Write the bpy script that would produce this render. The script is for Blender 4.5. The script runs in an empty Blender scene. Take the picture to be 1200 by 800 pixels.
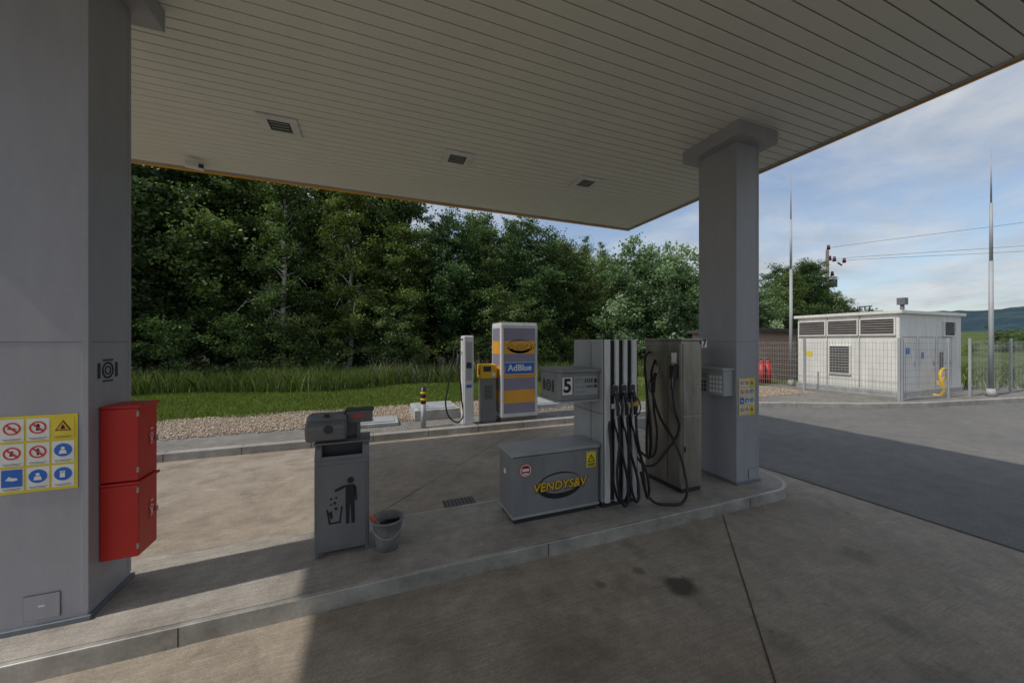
import bpy, math, random
import numpy as np
from mathutils import Vector, Matrix
random.seed(7); rng = np.random.default_rng(11)
C = bpy.context.scene.collection
D2R = math.radians

# ------------------------------------------------------------------ materials
def newmat(name):
    m = bpy.data.materials.new(name); m.use_nodes = True
    nt = m.node_tree
    return m, nt, nt.nodes['Principled BSDF']
def mixc(nt, fac, a, b, blend='MIX'):
    n = nt.nodes.new('ShaderNodeMix'); n.data_type = 'RGBA'; n.blend_type = blend
    for sock, val in ((n.inputs[0], fac), (n.inputs[6], a), (n.inputs[7], b)):
        if isinstance(val, bpy.types.NodeSocket): nt.links.new(val, sock)
        elif isinstance(val, (int, float)): sock.default_value = val
        else: sock.default_value = (*val[:3], 1)
    return n.outputs[2]
def ramp(nt, src, stops):
    r = nt.nodes.new('ShaderNodeValToRGB')
    e = r.color_ramp.elements
    while len(e) < len(stops): e.new(0.5)
    for i, (p, c) in enumerate(stops):
        e[i].position = p
        e[i].color = (c, c, c, 1) if isinstance(c, (int, float)) else (*c, 1)
    nt.links.new(src, r.inputs[0]); return r.outputs[0]
def coords(nt, scale=(1, 1, 1), rot=(0, 0, 0)):
    g = nt.nodes.new('ShaderNodeNewGeometry')
    mp = nt.nodes.new('ShaderNodeMapping')
    mp.inputs['Scale'].default_value = scale; mp.inputs['Rotation'].default_value = rot
    nt.links.new(g.outputs['Position'], mp.inputs[0]); return mp.outputs[0]
def noise(nt, vec, scale, detail=5, rough=.55, dist=0):
    n = nt.nodes.new('ShaderNodeTexNoise')
    n.inputs['Scale'].default_value = scale; n.inputs['Detail'].default_value = detail
    n.inputs['Roughness'].default_value = rough; n.inputs['Distortion'].default_value = dist
    nt.links.new(vec, n.inputs['Vector']); return n.outputs['Fac']
def bump(nt, bs, h, strength=.3, dist=.01):
    b = nt.nodes.new('ShaderNodeBump'); b.inputs['Strength'].default_value = strength
    b.inputs['Distance'].default_value = dist
    nt.links.new(h, b.inputs['Height']); nt.links.new(b.outputs[0], bs.inputs['Normal'])

def paint(name, col, rough=.45, metal=0, dirt=.25, streak=True, spec=.5):
    m, nt, bs = newmat(name)
    p = coords(nt, (1, 1, .25 if streak else 1))
    n1 = noise(nt, p, 3.5, 6, .65)
    f = ramp(nt, n1, [(.35, 1 - dirt), (.65, 1.0)])
    c = mixc(nt, 1.0, col, f, 'MULTIPLY')
    if dirt > .08:
        n2 = noise(nt, coords(nt), 40, 3)
        c = mixc(nt, 1.0, c, ramp(nt, n2, [(.3, 1 - dirt * .35), (.7, 1.0)]), 'MULTIPLY')
    nt.links.new(c, bs.inputs['Base Color'])
    r = nt.nodes.new('ShaderNodeMapRange'); r.inputs[3].default_value = max(.05, rough - .12); r.inputs[4].default_value = min(1, rough + .18)
    nt.links.new(n1, r.inputs[0]); nt.links.new(r.outputs[0], bs.inputs['Roughness'])
    bs.inputs['Metallic'].default_value = metal
    bs.inputs['Specular IOR Level'].default_value = spec
    return m

M = {}
M['pillar'] = paint('pillar_cladding', (.37, .37, .405), .5, .1, .14)
M['trimblue'] = paint('pillar_trim', (.20, .23, .26), .5, .3, .25)
M['steel'] = paint('stainless', (.46, .43, .38), .34, .8, .4)
M['kerbsteel'] = paint('kerb_steel', (.56, .54, .50), .42, .4, .45, False)
M['galv'] = paint('galvanised', (.42, .44, .45), .55, .15, .2)
M['grey'] = paint('grey_cabinet', (.25, .255, .265), .42, .1, .2)
M['greylt'] = paint('light_grey_cabinet', (.40, .41, .42), .42, .1, .2)
M['bin'] = paint('bin_grey', (.19, .195, .21), .45, .2, .22)
M['dark'] = paint('dark_plastic', (.035, .035, .04), .4, 0, .3, False)
M['joint'] = paint('joint_filler', (.10, .085, .07), .8, 0, .5, False)
M['black'] = paint('black_rubber', (.012, .012, .013), .42, 0, .3, False)
M['white'] = paint('white_panel', (.70, .71, .72), .45, 0, .2)
M['offwhite'] = paint('white_render', (.80, .79, .74), .75, 0, .16)
M['ceil'] = paint('ceiling_panel', (.68, .68, .61), .5, 0, .05, False)
M['gap'] = paint('ceiling_gap', (.10, .10, .09), .8, 0, .05, False)
M['red'] = paint('red_box', (.55, .018, .012), .4, 0, .15)
M['yellow'] = paint('yellow', (.80, .48, .01), .5, 0, .1, False)
M['signyel'] = paint('sign_yellow', (.78, .64, .05), .5, 0, .1, False)
M['orange'] = paint('orange_stripe', (.78, .37, .04), .45, 0, .12, False)
M['lav'] = paint('lavender_stripe', (.26, .24, .33), .45, 0, .12, False)
M['signwhite'] = paint('sign_white', (.78, .78, .76), .5, 0, .06, False)
M['signred'] = paint('sign_red', (.62, .03, .03), .5, 0, .06, False)
M['signblue'] = paint('sign_blue', (.02, .14, .55), .5, 0, .06, False)
M['blackp'] = paint('black_print', (.012, .012, .014), .55, 0, .1, False)
M['lens'] = paint('lamp_lens', (.06, .06, .055), .3, 0, .2, False)
M['lcd'] = paint('lcd', (.26, .29, .28), .25, 0, .1, False)
M['bucket'] = paint('bucket_grey', (.32, .32, .32), .5, 0, .45, False)
M['concpad'] = paint('concrete_pad', (.48, .49, .49), .8, 0, .35, False)
M['louv'] = paint('louvre_brown', (.15, .14, .13), .5, .1, .2, False)
M['roofdark'] = paint('dark_roof', (.07, .065, .06), .7, 0, .3, False)
M['orangep'] = paint('orange_plastic', (.8, .13, .02), .4, 0, .1, False)
M['wood'] = paint('pole_wood', (.16, .14, .12), .8, 0, .3)
M['insul'] = paint('insulator', (.12, .02, .03), .3, 0, .1, False)
M['shadedfloor'] = paint('shaded_leaf_litter', (.035, .035, .018), .95, 0, .5, False, .1)  # leaf litter with the shade under the trees painted into its dark colour

def concrete(name, base, dark, stains=(), spots=.0):
    m, nt, bs = newmat(name)
    p = coords(nt)
    big = noise(nt, p, .55, 4, .6, .3); mid = noise(nt, p, 2.6, 8, .7, .3); fine = noise(nt, p, 110, 2, .7); wob = noise(nt, p, 7, 5, .65)
    st = noise(nt, coords(nt, (1, 16, 1), (0, 0, D2R(45))), 4.0, 4, .65)
    c = mixc(nt, ramp(nt, big, [(.35, 0), (.68, 1)]), base, dark)
    c = mixc(nt, ramp(nt, mid, [(.48, 0), (.72, .7)]), c, tuple(x * .62 for x in dark))
    c = mixc(nt, ramp(nt, mid, [(.28, .5), (.42, 0)]), c, tuple(min(1, x * 1.2) for x in base))
    c = mixc(nt, 1.0, c, ramp(nt, fine, [(.3, .76), (.7, 1.18)]), 'MULTIPLY')
    c = mixc(nt, 1.0, c, ramp(nt, st, [(.3, .82), (.7, 1.1)]), 'MULTIPLY')
    c = mixc(nt, 1.0, c, ramp(nt, wob, [(.3, .84), (.7, 1.1)]), 'MULTIPLY')
    if spots:
        vo = nt.nodes.new('ShaderNodeTexVoronoi'); vo.inputs['Scale'].default_value = 2.6
        addv = nt.nodes.new('ShaderNodeMixRGB'); addv.blend_type = 'ADD'; addv.inputs[0].default_value = .15
        nt.links.new(p, addv.inputs[1]); nt.links.new(wob, addv.inputs[2]); nt.links.new(addv.outputs[0], vo.inputs['Vector'])
        c = mixc(nt, ramp(nt, vo.outputs['Distance'], [(.03, spots), (.08, 0)]), c, (.05, .042, .033))
    for (x, y, r, a) in stains:
        vm = nt.nodes.new('ShaderNodeVectorMath'); vm.operation = 'DISTANCE'
        ad = nt.nodes.new('ShaderNodeMixRGB'); ad.blend_type = 'ADD'; ad.inputs[0].default_value = r * 1.2
        nt.links.new(p, ad.inputs[1]); nt.links.new(wob, ad.inputs[2])
        nt.links.new(ad.outputs[0], vm.inputs[0]); vm.inputs[1].default_value = (x + r * .6, y + r * .6, r * .6)
        c = mixc(nt, ramp(nt, vm.outputs['Value'], [(r * .6, a), (r * 1.1, 0)]), c, (.05, .042, .033))
    nt.links.new(c, bs.inputs['Base Color'])
    nt.links.new(ramp(nt, mid, [(.3, .88), (.7, .55)]), bs.inputs['Roughness'])
    bump(nt, bs, fine, .3, .004)
    return m
M['conc'] = concrete('concrete_forecourt', (.395, .342, .275), (.28, .232, .178), [(2.17, 2.07, .13, .85), (2.0, 2.32, .06, .5), (1.62, 2.30, .05, .5), (3.9, 1.8, .14, .35), (3.2, 1.25, .10, .35), (2.9, .9, .2, .3), (2.35, 1.45, .12, .3), (1.1, 1.9, .3, .22)], .4)
M['concl'] = concrete('concrete_island', (.42, .39, .35), (.30, .267, .225))

def asphalt():
    m, nt, bs = newmat('asphalt'); p = coords(nt)
    f = noise(nt, p, 130, 2, .7); b = noise(nt, p, .5, 5, .6, .4); vo = nt.nodes.new('ShaderNodeTexVoronoi'); vo.inputs['Scale'].default_value = 70
    nt.links.new(p, vo.inputs['Vector'])
    c = mixc(nt, ramp(nt, b, [(.35, 0), (.65, 1)]), (.145, .140, .132), (.108, .105, .10))
    c = mixc(nt, ramp(nt, f, [(.48, 0), (.70, .9)]), c, (.34, .33, .305))
    c = mixc(nt, ramp(nt, vo.outputs['Distance'], [(.05, .7), (.35, 0)]), c, (.045, .045, .045))
    c = mixc(nt, 1.0, c, ramp(nt, noise(nt, p, 4, 6, .7), [(.3, .78), (.7, 1.15)]), 'MULTIPLY')
    nt.links.new(c, bs.inputs['Base Color']); bs.inputs['Roughness'].default_value = .85
    bump(nt, bs, vo.outputs['Distance'], .5, .008); return m
M['asph'] = asphalt()
def pavers():
    m, nt, bs = newmat('block_paving')
    b = nt.nodes.new('ShaderNodeTexBrick'); b.inputs['Scale'].default_value = 5
    b.inputs['Color1'].default_value = (.30, .28, .25, 1); b.inputs['Color2'].default_value = (.21, .195, .18, 1)
    b.inputs['Mortar'].default_value = (.07, .07, .06, 1); b.inputs['Mortar Size'].default_value = .03
    nt.links.new(coords(nt), b.inputs['Vector'])
    c = mixc(nt, 1.0, b.outputs[0], ramp(nt, noise(nt, coords(nt), 2, 6), [(.3, .75), (.7, 1.15)]), 'MULTIPLY')
    nt.links.new(c, bs.inputs['Base Color']); bs.inputs['Roughness'].default_value = .85
    bump(nt, bs, b.outputs['Fac'], -.4, .01); return m
M['pave'] = pavers()
GR = [(0, (.24, .18, .125)), (.5, (.40, .32, .235)), (1, (.54, .47, .38))]
def gravel():
    m, nt, bs = newmat('gravel'); vo = nt.nodes.new('ShaderNodeTexVoronoi'); vo.inputs['Scale'].default_value = 26
    nt.links.new(coords(nt), vo.inputs['Vector'])
    sp = nt.nodes.new('ShaderNodeSeparateColor'); nt.links.new(vo.outputs['Color'], sp.inputs[0])
    c = ramp(nt, sp.outputs[0], GR)
    c = mixc(nt, ramp(nt, vo.outputs['Distance'], [(.35, 0), (.75, .9)]), c, (.09, .07, .05))
    nt.links.new(c, bs.inputs['Base Color']); bs.inputs['Roughness'].default_value = .85
    bump(nt, bs, vo.outputs['Distance'], -.9, .03); return m
M['gravel'] = gravel()
def stone_mat():
    m, nt, bs = newmat('pebble'); a = nt.nodes.new('ShaderNodeAttribute'); a.attribute_name = 'shade'
    nt.links.new(ramp(nt, a.outputs['Fac'], GR), bs.inputs['Base Color'])
    bs.inputs['Roughness'].default_value = .85; return m
M['stone'] = stone_mat()
def brick():
    m, nt, bs = newmat('brickwork'); b = nt.nodes.new('ShaderNodeTexBrick'); b.inputs['Scale'].default_value = 4
    b.inputs['Color1'].default_value = (.50, .33, .26, 1); b.inputs['Color2'].default_value = (.42, .26, .20, 1); b.inputs['Mortar'].default_value = (.38, .34, .32, 1)
    b.inputs['Mortar Size'].default_value = .012
    g = nt.nodes.new('ShaderNodeNewGeometry'); s = nt.nodes.new('ShaderNodeSeparateXYZ'); nt.links.new(g.outputs['Position'], s.inputs[0])
    ad = nt.nodes.new('ShaderNodeMath'); ad.operation = 'ADD'; nt.links.new(s.outputs[0], ad.inputs[0]); nt.links.new(s.outputs[1], ad.inputs[1])
    cb = nt.nodes.new('ShaderNodeCombineXYZ'); nt.links.new(ad.outputs[0], cb.inputs[0]); nt.links.new(s.outputs[2], cb.inputs[1])
    nt.links.new(cb.outputs[0], b.inputs['Vector']); nt.links.new(b.outputs[0], bs.inputs['Base Color']); bs.inputs['Roughness'].default_value = .9; return m
M['brick'] = brick()
def grassground():
    m, nt, bs = newmat('grass_ground'); p = coords(nt)
    c = mixc(nt, ramp(nt, noise(nt, p, .6, 6), [(.35, 0), (.65, 1)]), (.075, .12, .03), (.12, .14, .045))
    c = mixc(nt, 1.0, c, ramp(nt, noise(nt, p, 30, 3), [(.3, .6), (.7, 1.2)]), 'MULTIPLY')
    nt.links.new(c, bs.inputs['Base Color']); bs.inputs['Roughness'].default_value = .95
    bs.inputs['Specular IOR Level'].default_value = .1
    return m
M['grassg'] = grassground()
def leafmat(name, c0, c1, c2, trans=.35):
    m, nt, bs = newmat(name); a = nt.nodes.new('ShaderNodeAttribute'); a.attribute_name = 'shade'
    oi = nt.nodes.new('ShaderNodeObjectInfo')
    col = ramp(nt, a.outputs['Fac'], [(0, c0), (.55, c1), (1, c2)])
    col = mixc(nt, 1.0, col, ramp(nt, oi.outputs['Random'], [(0, (.62, .78, .8)), (.5, (1, 1, 1)), (1, (1.35, 1.2, .85))]), 'MULTIPLY')
    nt.links.new(col, bs.inputs['Base Color']); bs.inputs['Roughness'].default_value = .5; bs.inputs['Specular IOR Level'].default_value = .35
    if trans:
        tr = nt.nodes.new('ShaderNodeBsdfTranslucent'); nt.links.new(mixc(nt, 1.0, col, (1.2, 1.4, .5), 'MULTIPLY'), tr.inputs[0])
        mx = nt.nodes.new('ShaderNodeMixShader'); mx.inputs[0].default_value = trans
        nt.links.new(bs.outputs[0], mx.inputs[1]); nt.links.new(tr.outputs[0], mx.inputs[2])
        nt.links.new(mx.outputs[0], nt.nodes['Material Output'].inputs[0])
    return m
M['leaf'] = leafmat('leaves_dark', (.036, .062, .020), (.088, .140, .040), (.21, .275, .11), .27)
M['leafb'] = leafmat('leaves_birch', (.055, .088, .024), (.130, .185, .050), (.26, .32, .13), .3)
M['leafl'] = leafmat('leaves_light', (.10, .155, .06), (.24, .32, .16), (.52, .58, .42), .28)
M['blade'] = leafmat('grass_blades', (.06, .105, .018), (.135, .195, .036), (.24, .28, .08), .25)
M['weed'] = leafmat('weeds', (.05, .085, .022), (.115, .17, .048), (.25, .28, .12), .2)
M['reed'] = leafmat('reed_heads', (.20, .15, .12), (.29, .22, .18), (.37, .30, .25), 0)
M['bark'] = paint('bark', (.12, .10, .08), .9, 0, .4, False)
def birchbark():
    m, nt, bs = newmat('birch_bark')
    c = mixc(nt, ramp(nt, noise(nt, coords(nt, (1, 1, 6)), 2, 4), [(.5, 0), (.6, 1)]), (.40, .385, .35), (.06, .05, .045))
    nt.links.new(c, bs.inputs['Base Color']); bs.inputs['Roughness'].default_value = .9; return m
M['birchbark'] = birchbark()
def hillmat():
    m, nt, bs = newmat('hazy_hill_forest'); p = coords(nt)
    c = mixc(nt, ramp(nt, noise(nt, p, .012, 8, .7), [(.42, 0), (.6, 1)]), (.035, .062, .082), (.060, .092, .100))  # distance haze painted in as blue-green forest colours
    nt.links.new(c, bs.inputs['Base Color']); bs.inputs['Roughness'].default_value = 1; bs.inputs['Specular IOR Level'].default_value = 0; return m
M['hill'] = hillmat()

# ------------------------------------------------------------------ builders
def empty(name, loc=(0, 0, 0)):
    e = bpy.data.objects.new(name, None); C.objects.link(e); e.empty_display_size = .1; e.location = loc
    return e
def link(name, me, mat=None, parent=None):
    o = bpy.data.objects.new(name, me); C.objects.link(o)
    if mat: me.materials.append(M[mat])
    if parent: o.parent = parent
    return o
def mesh(name, vs, fs, mat=None, parent=None, bevel=0, smooth=False):
    me = bpy.data.meshes.new(name); me.from_pydata([tuple(v) for v in vs], [], fs); me.update()
    o = link(name, me, mat, parent)
    if smooth:
        for p in me.polygons: p.use_smooth = True
    if bevel:
        b = o.modifiers.new('b', 'BEVEL'); b.width = bevel; b.segments = 2; b.limit_method = 'ANGLE'; b.angle_limit = D2R(40)
    return o
BF = [(0, 3, 2, 1), (4, 5, 6, 7), (0, 1, 5, 4), (1, 2, 6, 5), (2, 3, 7, 6), (3, 0, 4, 7)]
def box(name, x0, x1, y0, y1, z0, z1, mat, parent=None, bevel=.004, rot=None):
    vs = [Vector(v) for v in ((x0, y0, z0), (x1, y0, z0), (x1, y1, z0), (x0, y1, z0), (x0, y0, z1), (x1, y0, z1), (x1, y1, z1), (x0, y1, z1))]
    if rot is not None:
        c = sum(vs, Vector()) / 8; vs = [c + rot @ (v - c) for v in vs]
    return mesh(name, vs, BF, mat, parent, bevel)
def prism(name, pts, z0, z1, mat, parent=None, bevel=0):
    n = len(pts); vs = [(x, y, z0) for x, y in pts] + [(x, y, z1) for x, y in pts]
    fs = [tuple(reversed(range(n))), tuple(range(n, 2 * n))] + [(i, (i + 1) % n, n + (i + 1) % n, n + i) for i in range(n)]
    return mesh(name, vs, fs, mat, parent, bevel)
def frustum(name, x, y, z0, z1, r0, r1, mat, parent=None, n=24):
    vs = [(x + r0 * math.cos(a), y + r0 * math.sin(a), z0) for a in [2 * math.pi * i / n for i in range(n)]]
    vs += [(x + r1 * math.cos(a), y + r1 * math.sin(a), z1) for a in [2 * math.pi * i / n for i in range(n)]]
    fs = [(i, (i + 1) % n, n + (i + 1) % n, n + i) for i in range(n)] + [tuple(reversed(range(n))), tuple(range(n, 2 * n))]
    o = mesh(name, vs, fs, mat, parent)
    for p in o.data.polygons:
        if len(p.vertices) == 4: p.use_smooth = True
    return o
def tube(name, pts, r, mat, parent=None, smooth=True):
    cu = bpy.data.curves.new(name, 'CURVE'); cu.dimensions = '3D'; cu.bevel_depth = r; cu.bevel_resolution = 3; cu.use_fill_caps = True
    if smooth:
        s = cu.splines.new('BEZIER'); s.bezier_points.add(len(pts) - 1)
        for b, p in zip(s.bezier_points, pts): b.co = p; b.handle_left_type = b.handle_right_type = 'AUTO'
        s.resolution_u = 10
    else:
        s = cu.splines.new('POLY'); s.points.add(len(pts) - 1)
        for b, p in zip(s.points, pts): b.co = (*p, 1)
    o = bpy.data.objects.new(name, cu); C.objects.link(o); cu.materials.append(M[mat])
    if parent: o.parent = parent
    return o
class Fr:
    def __init__(s, o, kind):
        s.o = Vector(o); s.kind = kind
        s.x, s.n, s.rz = {'front': (Vector((1, 0, 0)), Vector((0, -1, 0)), 0), 'left': (Vector((0, -1, 0)), Vector((-1, 0, 0)), -90), 'right': (Vector((0, 1, 0)), Vector((1, 0, 0)), 90)}[kind]
    def p(s, a, b, off): return s.o + s.x * a + Vector((0, 0, b)) + s.n * off
def flat(name, polys, fr, mat, parent, off=.003):
    vs = []; fs = []
    for poly in polys:
        i = len(vs); vs += [fr.p(a, b, off) for a, b in poly]; fs.append(tuple(range(i, len(vs))))
    return mesh(name, vs, fs, mat, parent)
def circ(cx, cy, rx, ry=None, n=28):
    ry = ry or rx
    return [(cx + rx * math.cos(2 * math.pi * i / n), cy + ry * math.sin(2 * math.pi * i / n)) for i in range(n)]
def ring(cx, cy, rx, ry, ix, iy, dx=0, dy=0, n=36):
    a = circ(cx, cy, rx, ry, n); b = circ(cx + dx, cy + dy, ix, iy, n)
    return [[a[i], a[(i + 1) % n], b[(i + 1) % n], b[i]] for i in range(n)]
def rect(x0, y0, x1, y1): return [(x0, y0), (x1, y0), (x1, y1), (x0, y1)]
def text(name, s, fr, a, b, size, mat, parent, off=.005, bold=0.0, align='CENTER', sx=1.0, shear=0):
    cu = bpy.data.curves.new(name, 'FONT'); cu.body = s; cu.size = size; cu.align_x = align; cu.align_y = 'CENTER'; cu.offset = bold; cu.extrude = .0006; cu.shear = shear
    o = bpy.data.objects.new(name, cu); C.objects.link(o); cu.materials.append(M[mat])
    o.location = fr.p(a, b, off); o.rotation_euler = (D2R(90), 0, D2R(fr.rz)); o.scale = (sx, 1, 1); o.parent = parent
    return o
def quads(name, V, F, mats, matidx=None, shade=None):
    me = bpy.data.meshes.new(name); k = F.shape[1]
    me.vertices.add(len(V)); me.vertices.foreach_set('co', V.astype(np.float32).ravel())
    me.loops.add(F.size); me.loops.foreach_set('vertex_index', F.astype(np.int32).ravel())
    me.polygons.add(len(F)); me.polygons.foreach_set('loop_start', np.arange(0, F.size, k, dtype=np.int32))
    me.polygons.foreach_set('loop_total', np.full(len(F), k, dtype=np.int32))
    for m in mats: me.materials.append(M[m])
    if matidx is not None: me.polygons.foreach_set('material_index', matidx.astype(np.int32))
    if shade is not None:
        at = me.attributes.new('shade', 'FLOAT', 'FACE'); at.data.foreach_set('value', shade.astype(np.float32))
    me.update(calc_edges=True); return me

# ------------------------------------------------------------------ ground
ISL = .13
mesh('ground', [(-3000, -3000, -.03), (3000, -3000, -.03), (3000, 3000, -.03), (-3000, 3000, -.03)], [(0, 1, 2, 3)], 'grassg')
mesh('asphalt_road', [(-60, -60, 0), (60, -60, 0), (60, 7.2, 0), (-60, 7.2, 0)], [(0, 1, 2, 3)], 'asph')
mesh('concrete_forecourt', [(-9, -20, .004), (5.33, -20, .004), (5.33, 7.1, .004), (-9, 7.1, .004)], [(0, 1, 2, 3)], 'conc')
def strip(a, b, w, z):
    a = Vector((*a, z)); b = Vector((*b, z)); d = (b - a).normalized(); n = Vector((-d.y, d.x, 0)) * w / 2
    return [a - n, b - n, b + n, a + n]
js = [strip((3.457, 2.73), (3.457 - 6, 2.73 - 6.05), .010, .008), strip((-.3, 3.75), (2.9, 7.0), .006, .008), strip((-5.6, 3.75), (-2.4, 7.0), .006, .008), strip((5.33, -20), (5.33, 7.1), .035, .009)]
mesh('concrete_joint', [v for q in js for v in q], [tuple(range(4 * i, 4 * i + 4)) for i in range(len(js))], 'joint')
dg = empty('drain_grate')
box('frame', .75, 1.1, 3.9, 4.15, .0, .012, 'dark', dg, 0)
for i in range(8): box('bar_%d' % i, .77 + i * .041, .79 + i * .041, 3.91, 4.14, .012, .018, 'louv', dg, 0)

K = [(-60, 7.05), (8.8, 7.05), (9.8, 6.95), (10.8, 6.6), (11.8, 6.1), (12.9, 5.6), (14.5, 5.15), (18.8, 4.5), (30, 3.4), (60, 1)]
mesh('grass_verge', [(x, y + .06, .108) for x, y in K] + [(400, 1, .108), (400, 400, .108), (-400, 400, .108), (-400, 7.1, .108)], [tuple(range(len(K) + 4))], 'grassg')
mesh('forest_floor', [(-60, 17.2, .114), (24, 17.2, .114), (26, 60, .114), (-60, 60, .114)], [(0, 1, 2, 3)], 'shadedfloor')  # dark sheet standing in for tree shade behind the trunks
kv = []; kf = []
for i, (x, y) in enumerate(K):
    a = Vector(K[max(i - 1, 0)]); b = Vector(K[min(i + 1, len(K) - 1)]); d = (b - a).normalized(); n = Vector((-d.y, d.x))
    for off, z in ((0, -.02), (0, .125), (.015, .135), (.14, .135), (.14, .05)):
        kv.append((x + n.x * off, y + n.y * off, z))
for i in range(len(K) - 1):
    for j in range(4): kf.append((i * 5 + j, i * 5 + 5 + j, i * 5 + 6 + j, i * 5 + 1 + j))
M['kerb'] = concrete('kerb_concrete', (.40, .38, .35), (.29, .27, .24))
mesh('kerb', kv, kf, 'kerb')
ks_ = []
x = -12.0
while x < 8.6: ks_.append([(x, 7.047, .01), (x + .012, 7.047, .01), (x + .012, 7.047, .122), (x, 7.047, .122)]); ks_.append([(x, 7.067, .1365), (x + .012, 7.067, .1365), (x + .012, 7.19, .1365), (x, 7.19, .1365)]); x += 1.0
mesh('kerb_joint', [v for q in ks_ for v in q], [tuple(range(4 * i, 4 * i + 4)) for i in range(len(ks_))], 'joint')
mesh('block_pavement', [(-60, 7.15, .112), (8.8, 7.15, .112), (9.8, 7.06, .112), (10.85, 6.7, .112), (11.85, 6.2, .112), (12.95, 5.72, .112), (14.5, 5.26, .112), (18.8, 4.62, .112), (30, 3.5, .112),
      (30, 7.2, .112), (15, 9.6, .112), (11.5, 9.2, .112), (8, 8.3, .112), (-60, 8.3, .112)], [tuple(range(14))], 'pave')
mesh('gravel_bed', [(-60, 8.1, .118), (5.2, 8.3, .118), (5.2, 9.9, .118), (-60, 10.2, .118)], [(0, 1, 2, 3)], 'gravel')
mesh('gravel_bed', [(10.4, 7.6, .117), (14.1, 7.6, .117), (14.1, 13.5, .117), (9.6, 12, .117)], [(0, 1, 2, 3)], 'gravel')
n = 26000
px = rng.uniform(-12, 5.2, n); py = rng.uniform(8.08, 10.15, n); pr = rng.uniform(.010, .026, n)
k = rng.random(n) < .25; px[k] = rng.uniform(10.3, 14.1, k.sum()); py[k] = rng.uniform(7.6, 12, k.sum())
oc = np.array([(1, 0, 0), (0, 1, 0), (-1, 0, 0), (0, -1, 0), (0, 0, .7), (0, 0, -.7)])
V = oc[None] * pr[:, None, None] * rng.uniform(.7, 1.3, (n, 1, 3)) + np.stack([px, py, np.full(n, .120) + pr * .3], 1)[:, None]
F1 = np.array([(0, 1, 4), (1, 2, 4), (2, 3, 4), (3, 0, 4), (1, 0, 5), (2, 1, 5), (3, 2, 5), (0, 3, 5)])
F = (F1[None] + (np.arange(n) * 6)[:, None, None]).reshape(-1, 3)
C.objects.link(bpy.data.objects.new('gravel', quads('gravel', V.reshape(-1, 3), F, ['stone'], None, np.repeat(rng.random(n), 8))))

# ------------------------------------------------------------------ pump island
isl = empty('pump_island')
def island_pts(inset=0):
    y0, y1 = 2.75 + inset, 3.72 - inset; r = (y1 - y0) / 2; pts = [(-9, y0), (4.38, y0)]
    for i in range(1, 16): a = -math.pi / 2 + math.pi * i / 16; pts.append((4.38 + r * math.cos(a), (y0 + y1) / 2 + r * math.sin(a)))
    return pts + [(4.38, y1), (-9, y1)]
prism('steel_edge', island_pts(0), .0, ISL - .004, 'kerbsteel', isl, .006)
prism('concrete_top', island_pts(.035), .1, ISL, 'concl', isl)
mesh('edge_seam', [v for x in (-3.6, -1.1, 1.4, 3.9) for v in ((x, 2.7475, .0), (x + .006, 2.7475, .0), (x + .006, 2.7475, .12), (x, 2.7475, .12))], [tuple(range(4 * i, 4 * i + 4)) for i in range(4)], 'dark', isl)

# ------------------------------------------------------------------ canopy
CZ = 4.41; UL, UR, VN, VF = -3.5, 5.40, -7.0, 6.62
can = empty('canopy')
w = .125; v = VN; vs = []; fs = []
while v < VF - .02:
    a, b = v + .005, min(v + w - .005, VF); i = len(vs)
    for x in (UL, UR):
        for yy, zz in ((a, CZ + .02), (a, CZ + .004), (a + .005, CZ), (b - .005, CZ), (b, CZ + .004), (b, CZ + .02)): vs.append((x, yy, zz))
    for j in range(5): fs.append((i + j, i + j + 1, i + j + 7, i + j + 6))
    v += w
mesh('ceiling_panels', vs, fs, 'ceil', can)
box('ceiling_backing', UL, UR, VN, VF, CZ + .022, CZ + .05, 'gap', can, 0)
box('deck', UL, UR, VN, VF, CZ + .06, 5.0, 'dark', can, 0)
for nm, a in (('fascia_far', (UL - .05, UR + .05, VF, VF + .05)), ('fascia_near', (UL - .05, UR + .05, VN - .05, VN)), ('fascia_left', (UL - .05, UL, VN, VF)), ('fascia_right', (UR, UR + .05, VN, VF))):
    box(nm, *a, CZ - .02, 5.05, 'greylt', can, .003)
box('strip_far', UL - .06, UR + .06, VF + .018, VF + .06, CZ - .040, CZ - .022, 'orange', can, .002)
box('strip_right', UR + .032, UR + .058, VN, VF, CZ - .034, CZ - .022, 'orange', can, .002)
box('strip_left', UL - .06, UL - .018, VN, VF, CZ - .040, CZ - .022, 'orange', can, .002)
for i, (u, v) in enumerate([(x, y) for y in (4.95, .4, -2.5) for x in (-1.02, 1.1, 3.2)]):
    L = empty('ceiling_light'); h = .20; k = .115
    for j, (x0, x1, y0, y1) in enumerate([(-h, h, -h, -k), (-h, h, k, h), (-h, -k, -k, k), (k, h, -k, k)]):
        box('frame_%d' % j, u + x0, u + x1, v + y0, v + y1, CZ - .022, CZ - .001, 'white', L, .002)
    box('lens', u - k, u + k, v - k, v + k, CZ - .012, CZ - .004, 'lens', L, 0)
    for j in range(3): box('reflector_%d' % j, u - k + .02, u + k - .02, v - .07 + j * .06, v - .06 + j * .06, CZ - .018, CZ - .012, 'galv', L, 0)
sc = empty('security_camera')
box('mount', -2.35, -2.28, 6.4, 6.47, CZ - .08, CZ, 'white', sc)
box('housing', -2.42, -2.22, 6.22, 6.32, CZ - .15, CZ - .06, 'white', sc, .015, Matrix.Rotation(.3, 3, 'Z'))
frustum('lens', -2.24, 6.25, CZ - .14, CZ - .09, .03, .03, 'dark', sc)

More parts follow.
